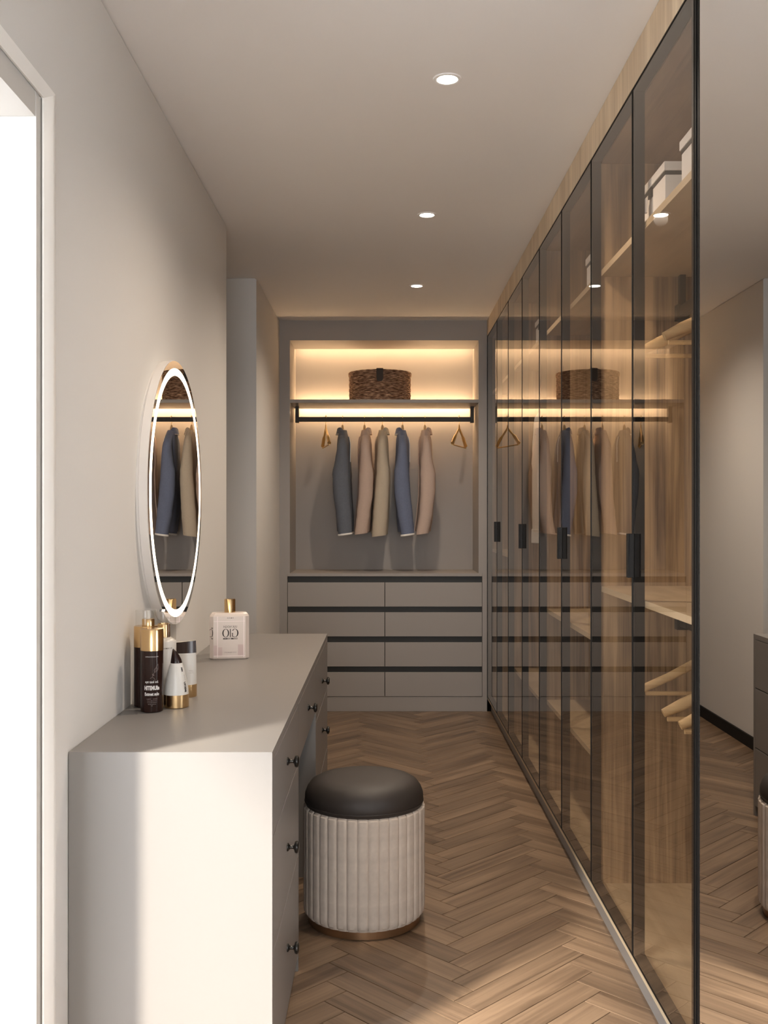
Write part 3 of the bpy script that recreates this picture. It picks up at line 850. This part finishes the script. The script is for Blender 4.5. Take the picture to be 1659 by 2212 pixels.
bm = bmesh.new(); tube(bm, smooth_path([PC(0, 0, 1.885), PC(0, 0, 1.945), PC(-0.019, 0, 1.965), PC(-0.019, 0, 1.995), PC(0, 0, 2.010), PC(0.019, 0, 1.995), PC(0.019, 0, 1.98)], 4), 0.002, 6); obj('hook', bm, M['black'], tw, smooth=True)

# ------------------------------------------------------------------ BIG WOODEN HANGERS in the first wardrobe bay
def big_hanger(y, zr, label, style):
    t = thing('wooden_suit_hanger', label, 'hanger', (0.98, y, zr), 'wooden suit hangers in the first wardrobe bay')
    zn = zr - 0.075
    def P(a, z, b=0): return Vector((0.98 + a, y + b, z))
    bm = bmesh.new()
    if style == 'wide':
        sh = [P(-0.212, zn - 0.118), P(-0.16, zn - 0.094), P(-0.10, zn - 0.066), P(-0.04, zn - 0.036), P(0, zn - 0.012), P(0.04, zn - 0.036), P(0.10, zn - 0.066), P(0.16, zn - 0.094), P(0.212, zn - 0.118)]
        tube(bm, sh, [0.012, 0.017, 0.016, 0.014, 0.014, 0.014, 0.016, 0.017, 0.012], 12, flat=0.8)
    else:
        sh = [P(-0.212, zn - 0.125), P(-0.205, zn - 0.118), P(-0.13, zn - 0.085), P(-0.045, zn - 0.040), P(0, zn + 0.005), P(0.045, zn - 0.040), P(0.13, zn - 0.085), P(0.205, zn - 0.118), P(0.212, zn - 0.125)]
        tube(bm, sh, [0.008, 0.012, 0.013, 0.014, 0.013, 0.014, 0.013, 0.012, 0.008], 12, flat=0.6)
    obj('arms', bm, M['hanger_wood'], t, smooth=True)
    bm = bmesh.new(); tube(bm, [P(-0.200, zn - 0.134), P(0.200, zn - 0.134)], 0.0065, 8); obj('trouser_bar', bm, M['hanger_wood'], t, smooth=True)
    bm = bmesh.new(); tube(bm, smooth_path([P(0, zn - 0.01), P(0, zn + 0.02), P(-0.019, zr - 0.035), P(-0.020, zr - 0.008), P(-0.010, zr + 0.004), P(0.010, zr + 0.004), P(0.020, zr - 0.01), P(0.020, zr - 0.02)], 4), 0.002, 6)
    obj('hook', bm, M['goldmatte'], t, smooth=True)
    return t
big_hanger(3.02, 2.0, 'pale wooden hanger high in the wardrobe, the one further from the mirror door', 'wide')
big_hanger(2.78, 2.0, 'pale wooden hanger high in the wardrobe, the one closer to the mirror door', 'wide')
big_hanger(3.02, 0.995, 'flat pale wooden hanger under the middle shelf, highest of the low ones', 'flat')
big_hanger(2.79, 0.965, 'thick round-ended wooden hanger under the middle shelf, between two others', 'wide')
big_hanger(2.63, 0.965, 'thick round-ended wooden hanger under the middle shelf, the lowest showing', 'wide')

# ------------------------------------------------------------------ WHITE STORAGE BOXES on the upper shelf
def storage_box(y0, y1, x0, x1, label):
    zb = 2.124
    t = thing('storage_box', label, 'box', ((x0 + x1) / 2, (y0 + y1) / 2, zb), 'white storage boxes on the upper wardrobe shelf')
    obj('box_body', B(x0 + 0.004, x1 - 0.004, y0 + 0.006, y1 - 0.006, zb, zb + 0.083, bev=0.001), M['white'], t)
    obj('dark_band', B(x0 + 0.003, x1 - 0.003, y0 + 0.005, y1 - 0.005, zb + 0.083, zb + 0.093), M['recess'], t)
    obj('lid', B(x0, x1, y0, y1, zb + 0.093, zb + 0.116, bev=0.001), M['white'], t)
    ym = (y0 + y1) / 2
    obj('clasp', B(x0 - 0.0015, x0 + 0.004, ym - 0.016, ym + 0.016, zb + 0.063, zb + 0.090, bev=0.0005), M['recess'], t)
storage_box(2.64, 2.925, 0.730, 0.95, 'white lidded box on the top wardrobe shelf showing its dark clasp')
storage_box(2.262, 2.506, 0.730, 0.95, 'white lidded box on the top wardrobe shelf closest to the mirror door')
storage_box(3.42, 3.675, 0.730, 0.95, 'white lidded box on the top shelf of the second wardrobe bay')
storage_box(4.66, 4.904, 0.730, 0.95, 'white lidded box on the top shelf of the third wardrobe bay, the smallest showing')

# ------------------------------------------------------------------ COSMETICS on the dressing table
TZ = DZ
def cyl_print(parent, body, h, cx, cyy, z, r, ang, mat, bold=0.0, squeeze=1.0, mirror=False):
    bm = text_bm(body, h, mirror, bold, squeeze)
    bmesh.ops.subdivide_edges(bm, edges=[e for e in bm.edges if e.calc_length() > 0.004], cuts=1)
    wrap(bm, cx, cyy, z, r, ang)
    o = obj('lettering', bm, mat, parent); return o
def dark_bottle(x, y, r, pump, label):
    t = thing('dark_bottle', label, 'bottle', (x, y, TZ), 'dark bottles with gold collars')
    bm = bmesh.new(); lathe(bm, [(r - 0.004, 0.0), (r - 0.0005, 0.002), (r, 0.006), (r, 0.164)], n=48, c=(x, y, TZ)); obj('bottle_body', bm, M['amber'], t, smooth=True)
    bm = bmesh.new(); lathe(bm, [(r + 0.0004, 0.164), (r + 0.0004, 0.2185), (r - 0.001, 0.221), (r - 0.006, 0.2215), (0.002, 0.2215)], n=48, c=(x, y, TZ)); obj('gold_collar', bm, M['gold'], t, smooth=True)
    if pump:
        bm = bmesh.new(); lathe(bm, [(0.017, 0.2215), (0.017, 0.238), (0.0155, 0.240), (0.001, 0.240)], n=32, c=(x + 0.007, y, TZ)); obj('pump_neck', bm, M['gold'], t, smooth=True)
        bm = bmesh.new(); lathe(bm, [(0.0055, 0.240), (0.0055, 0.262), (0.004, 0.263)], n=20, c=(x + 0.007, y, TZ)); obj('pump_stem', bm, M['bottle_white'], t, smooth=True)
        clear_cap(t, x, y, r - 0.003, TZ + 0.2215, TZ + 0.265)
    return t
def clear_cap(t, x, y, r, z0, z1):
    bm = bmesh.new(); w_ = 0.0012
    lathe(bm, [(r, z0), (r, z1 - 0.001), (r - 0.001, z1), (0.0005, z1), (0.0005, z1 - w_), (r - w_, z1 - w_), (r - w_, z0)], n=48, c=(x, y, 0), cap=False)
    obj('clear_cap', bm, M['clear'], t, smooth=True)
b = dark_bottle(-0.6215, 2.715, 0.0302, False, 'dark bottle with gold collar and white lettering, in front of the others')
ANG = -PI / 2 + 0.22
for (txt, h, dz, bd, sq, dm) in (('UNITED BOTANICAL & SKIN', 0.0022, 0.149, 0.01, 0.9, 'print_white'), ('eyt tzol od.', 0.0062, 0.0825, 0.02, 0.9, 'print_white'),
                  ('HITEMUlie', 0.0105, 0.066, 0.05, 0.62, 'print_white'), ('Extmet sulo', 0.0080, 0.050, 0.04, 0.72, 'print_white'),
                  ('a sagament      moxi pleau', 0.0020, 0.0375, 0.0, 0.95, 'print_pale'), ('lunas cor alba venti moro', 0.0018, 0.0325, 0.0, 0.95, 'print_pale'), ('ex orta simen loga parum', 0.0018, 0.028, 0.0, 0.95, 'print_pale'),
                  ('unda setis mela coren', 0.0018, 0.0235, 0.0, 0.95, 'print_pale'), ('solm', 0.0018, 0.0195, 0.0, 0.95, 'print_pale')):
    cyl_print(b, txt, h, -0.6215, 2.715, TZ + dz, 0.0306, ANG, M[dm], bd, sq)
# line drawing of a hand holding a sprig
def line_art(parent, strokes, cx, cyy, r, ang, z0, s, mat):
    bm = bmesh.new()
    for stt in strokes:
        pts = []
        for (u, v) in smooth_path([(a, b, 0) for a, b in stt], 5) and [(p.x, p.y) for p in smooth_path([(a, b, 0) for a, b in stt], 5)]:
            a = ang + (u * s) / r
            pts.append((cx + r * math.cos(a), cyy + r * math.sin(a), z0 + v * s))
        tube(bm, pts, 0.00022, 4)
    obj('line_drawing', bm, mat, parent)
line_art(b, [[(0, 0), (3, 1.5), (6, 1.6), (9, -1), (10, -5)], [(4, 3), (6, 6), (7, 8), (5.5, 9), (4.5, 7.5), (6, 6.6), (9, 6)],
             [(7, 9), (9, 13), (8, 16), (10, 20), (14, 24), (16, 29), (17, 22), (16, 17), (12, 13), (10, 12)], [(9, 15), (12, 15), (14, 18), (15, 21)], [(10, 17), (12, 20), (14, 21.5)]],
         -0.6215, 2.715, 0.0306, ANG - 0.15, TZ + 0.092, 0.0013, M['print_pale'])
dark_bottle(-0.6545, 2.785, 0.0315, True, 'dark pump bottle with clear cap behind the lettered dark bottle')
# white bottle with gold cap
wx, wy = -0.6245, 2.875
t = thing('white_bottle', 'white round bottle with gold cap under a clear cover behind the cone tube', 'bottle', (wx, wy, TZ))
bm = bmesh.new(); lathe(bm, [(0.033, 0.0), (0.035, 0.003), (0.035, 0.166), (0.033, 0.170), (0.018, 0.179), (0.001, 0.179)], n=40, c=(wx, wy, TZ)); obj('bottle_body', bm, M['bottle_white'], t, smooth=True)
bm = bmesh.new(); lathe(bm, [(0.018, 0.179), (0.018, 0.214), (0.0165, 0.217), (0.014, 0.2175), (0.0135, 0.215), (0.001, 0.215)], n=32, c=(wx, wy, TZ)); obj('gold_cap', bm, M['gold'], t, smooth=True)
clear_cap(t, wx, wy, 0.0345, TZ + 0.1705, TZ + 0.254)
cyl_print(t, 'TREATMENT  LIP', 0.0030, wx, wy, TZ + 0.150, 0.0354, -PI / 2 + 0.45, M['print_dark'], 0.01)
# cone tube
qx, qy = -0.5685, 2.775
t = thing('cone_tube', 'white cone-shaped tube with dark pointed tip and gold base', 'tube', (qx, qy, TZ))
bm = bmesh.new(); lathe(bm, [(0.032, 0.0), (0.0342, 0.002), (0.0342, 0.036)], n=48, c=(qx, qy, TZ)); obj('gold_base', bm, M['gold'], t, smooth=True)
bm = bmesh.new(); lathe(bm, [(0.0335, 0.036), (0.0325, 0.050), (0.0302, 0.065), (0.0270, 0.082), (0.0228, 0.100), (0.0180, 0.1155), (0.0160, 0.1205)], n=48, c=(qx, qy, TZ)); obj('tube_body', bm, M['bottle_white'], t, smooth=True)
bm = bmesh.new()
rings = []
for (r, h, o) in ((0.0158, 0.1205, 0), (0.0140, 0.130, -0.0005), (0.0105, 0.141, -0.0025), (0.0065, 0.150, -0.005), (0.0028, 0.156, -0.0075), (0.0006, 0.159, -0.0085)):
    rings.append([Vector((qx + o + r * math.cos(2 * PI * k / 32), qy + r * math.sin(2 * PI * k / 32), TZ + h)) for k in range(32)])
loft(bm, rings); obj('pointed_tip', bm, M['brownblack'], t, smooth=True)
# vertical lettering up the cone
def cone_print(body, h, zc, ang, mat, bold):
    bm = text_bm(body, h, False, bold)
    bmesh.ops.subdivide_edges(bm, edges=[e for e in bm.edges if e.calc_length() > 0.004], cuts=1)
    tab = [(0.036, 0.0335), (0.050, 0.0325), (0.065, 0.0302), (0.082, 0.0270), (0.100, 0.0228), (0.1155, 0.0180), (0.121, 0.016)]
    for v in bm.verts:
        z = zc - v.co.x; w_ = v.co.z
        r = 0.0335
        for (a, b_) in zip(tab, tab[1:]):
            if a[0] <= z <= b_[0]: r = a[1] + (b_[1] - a[1]) * (z - a[0]) / (b_[0] - a[0])
        r += 0.0004
        a_ = ang + w_ / r
        v.co = Vector((qx + r * math.cos(a_), qy + r * math.sin(a_), TZ + z))
    obj('lettering', bm, mat, t)
cone_print('UITEMI', 0.0062, 0.057, -PI / 2 + 1.05, M['print_dark'], 0.05)
cone_print('MM', 0.0050, 0.104, -PI / 2 + 0.95, M['print_dark'], 0.05)
cone_print('sago lumen tera', 0.0018, 0.082, -PI / 2 + 1.15, M['print_dark'], 0.0)
# flat tube behind
fx, fy = -0.571, 2.935
t = thing('squeeze_tube', 'white squeeze tube with dark top band and gold cap behind the cone tube', 'tube', (fx, fy, TZ))
def ell(cx, cyy, z, ra, rb, dz=0.0, n=36, rot=0.0):
    out = []
    for k in range(n):
        a = 2 * PI * k / n; x = ra * math.cos(a); y = rb * math.sin(a)
        out.append(Vector((cx + x * math.cos(rot) - y * math.sin(rot), cyy + x * math.sin(rot) + y * math.cos(rot), z + dz * x / ra)))
    return out
bm = bmesh.new(); loft(bm, [ell(fx, fy, TZ, 0.028, 0.026), ell(fx, fy, TZ + 0.002, 0.029, 0.027), ell(fx, fy, TZ + 0.036, 0.029, 0.027)]); obj('gold_cap', bm, M['gold'], t, smooth=True)
bm = bmesh.new(); loft(bm, [ell(fx, fy, TZ + 0.036, 0.0285, 0.0262), ell(fx - 0.001, fy, TZ + 0.07, 0.029, 0.020), ell(fx - 0.002, fy, TZ + 0.125, 0.0295, 0.010, 0.001)]); obj('tube_body', bm, M['bottle_white'], t, smooth=True)
bm = bmesh.new(); loft(bm, [ell(fx - 0.002, fy, TZ + 0.125, 0.0296, 0.0101, 0.001), ell(fx - 0.0035, fy, TZ + 0.158, 0.030, 0.003, 0.003)]); obj('dark_top', bm, M['brownblack'], t, smooth=True)
bm = text_bm('lumina', 0.0032); bm2 = text_bm('creme 50', 0.0026)
for v in bm.verts: v.co += Vector((fx + 0.016, fy - 0.0215, TZ + 0.077))
for v in bm2.verts: v.co += Vector((fx + 0.016, fy - 0.0215, TZ + 0.071))
join(bm, bm2); obj('lettering', bm, M['print_pale'], t)

# pink perfume bottle with mirrored lettering
pxx, pyy = -0.563, 3.69
W2, D2 = 0.0705, 0.030
th = math.radians(10)
pb = thing('perfume_bottle', 'pale pink rectangular perfume bottle with gold cap and dark mirrored lettering', 'bottle', (pxx, pyy, TZ))
def Rp(x, y, z): return Vector((pxx + x * math.cos(th) - y * math.sin(th), pyy + x * math.sin(th) + y * math.cos(th), z))
def rrect(hw, hd, c, z):
    return [Rp(x, y, z) for (x, y) in ((-hw + c, -hd), (hw - c, -hd), (hw, -hd + c), (hw, hd - c), (hw - c, hd), (-hw + c, hd), (-hw, hd - c), (-hw, -hd + c))]
bm = bmesh.new()
loft(bm, [rrect(W2 - 0.006, D2 - 0.006, 0.008, TZ), rrect(W2 - 0.0008, D2 - 0.001, 0.0125, TZ + 0.004), rrect(W2, D2, 0.013, TZ + 0.008), rrect(W2, D2, 0.013, TZ + 0.156), rrect(W2 - 0.004, D2 - 0.003, 0.013, TZ + 0.163), rrect(W2 - 0.010, D2 - 0.008, 0.013, TZ + 0.1685)])
obj('bottle_body', bm, M['bottle_pink'], pb)
bm = bmesh.new(); lathe(bm, [(0.020, 0.168), (0.020, 0.214), (0.0185, 0.217), (0.001, 0.218)], n=36, c=(pxx + 0.002, pyy, TZ)); obj('gold_cap', bm, M['gold'], pb, smooth=True)
def flatprint(bm, name, mat, dx, z, face='front'):
    for v in bm.verts:
        x, zz_ = v.co.x, v.co.z
        if face == 'front': v.co = Rp(x + dx, -D2 - 0.0004 + v.co.y, z + zz_)
        elif face == 'chamfer':     # left chamfer
            v.co = Rp(-W2 + 0.0065 + (x + dx) * 0.707 - 0.0003, -D2 + 0.0065 - (x + dx) * 0.707 - 0.0003, z + zz_)
    obj(name, bm, mat, pb)
def ring_letter(a, b, ia, ib, a0=0.0, a1=2 * PI, n=40, cx=0.0):
    bm = bmesh.new(); vo, vi = [], []
    for k in range(n + 1):
        t_ = a0 + (a1 - a0) * k / n
        vo.append(bm.verts.new((cx + a * math.cos(t_), 0, b * math.sin(t_)))); vi.append(bm.verts.new((cx + ia * math.cos(t_), 0, ib * math.sin(t_))))
    for k in range(n): bm.faces.new((vo[k], vo[k + 1], vi[k + 1], vi[k]))
    return bm
def rect(bm, x0, x1, z0, z1):
    bm.faces.new([bm.verts.new(p) for p in ((x0, 0, z0), (x1, 0, z0), (x1, 0, z1), (x0, 0, z1))])
h = 0.0255
bm = ring_letter(0.0122, h / 1.7, 0.0078, h / 1.85, cx=-0.0165)                       # O
rect(bm, -0.0012, 0.0016, -h / 1.75, h / 1.75)                                        # I
rect(bm, -0.0022, 0.0026, -h / 1.75, -h / 1.75 + 0.0006); rect(bm, -0.0022, 0.0026, h / 1.75 - 0.0006, h / 1.75)
bm2 = ring_letter(0.0125, h / 1.7, 0.0080, h / 1.85, a0=-PI * 0.70, a1=PI * 0.80, cx=0.0165); join(bm, bm2)   # mirrored G
rect(bm, 0.0062, 0.0090, -h / 1.85, -0.0005); rect(bm, 0.0045, 0.0105, -0.0010, 0.0)
flatprint(bm, 'lettering', M['print_dark'], 0.003, TZ + 0.096)
flatprint(text_bm('ULK NOGH', 0.0078, True, 0.0, 0.85), 'lettering', M['print_dark'], 0.003, TZ + 0.1185)
flatprint(text_bm('CIUCMM NOMIEIM', 0.0060, True, 0.02, 0.72), 'lettering', M['print_dark'], 0.003, TZ + 0.0755)
flatprint(text_bm('NURPOMNMONTS', 0.0042, True, 0.01, 0.85), 'lettering', M['print_pale'], 0.003, TZ + 0.0260)
flatprint(text_bm('A K M R', 0.0034, False, 0.01, 1.4), 'lettering', M['print_dark'], 0.003, TZ + 0.150)
bm = ring_letter(0.0100, h / 1.7, 0.0062, h / 1.85, a0=-PI * 0.70, a1=PI * 0.75, cx=-0.004)
rect(bm, -0.004, 0.006, -h / 1.7 - 0.006, -h / 1.7 - 0.0035); rect(bm, -0.003, 0.006, h / 1.7 + 0.002, h / 1.7 + 0.0045)
flatprint(bm, 'lettering', M['print_dark'], 0.002, TZ + 0.096, 'chamfer')
bm = bmesh.new()
for (x0, x1, z0, z1) in ((-0.0435, -0.0415, 0.008, 0.156), (0.0500, 0.0520, 0.008, 0.156), (-0.056, 0.056, 0.0130, 0.0145), (-0.056, 0.056, 0.1375, 0.1385)):
    rect(bm, x0, x1, z0, z1)
flatprint(bm, 'pale_grid_line', M['pink_line'], 0.0, TZ)
bm = bmesh.new()
for (x0, x1, z0, z1) in ((-0.0405, -0.026, 0.0155, 0.045), (0.030, 0.0490, 0.0155, 0.054), (-0.0565, -0.0445, 0.0155, 0.052)):
    bm = bmesh.new(); rect(bm, x0, x1, z0, z1)
    flatprint(bm, 'tinted_patch', M['pink_dark'], 0.0, TZ)
print('planks', count)
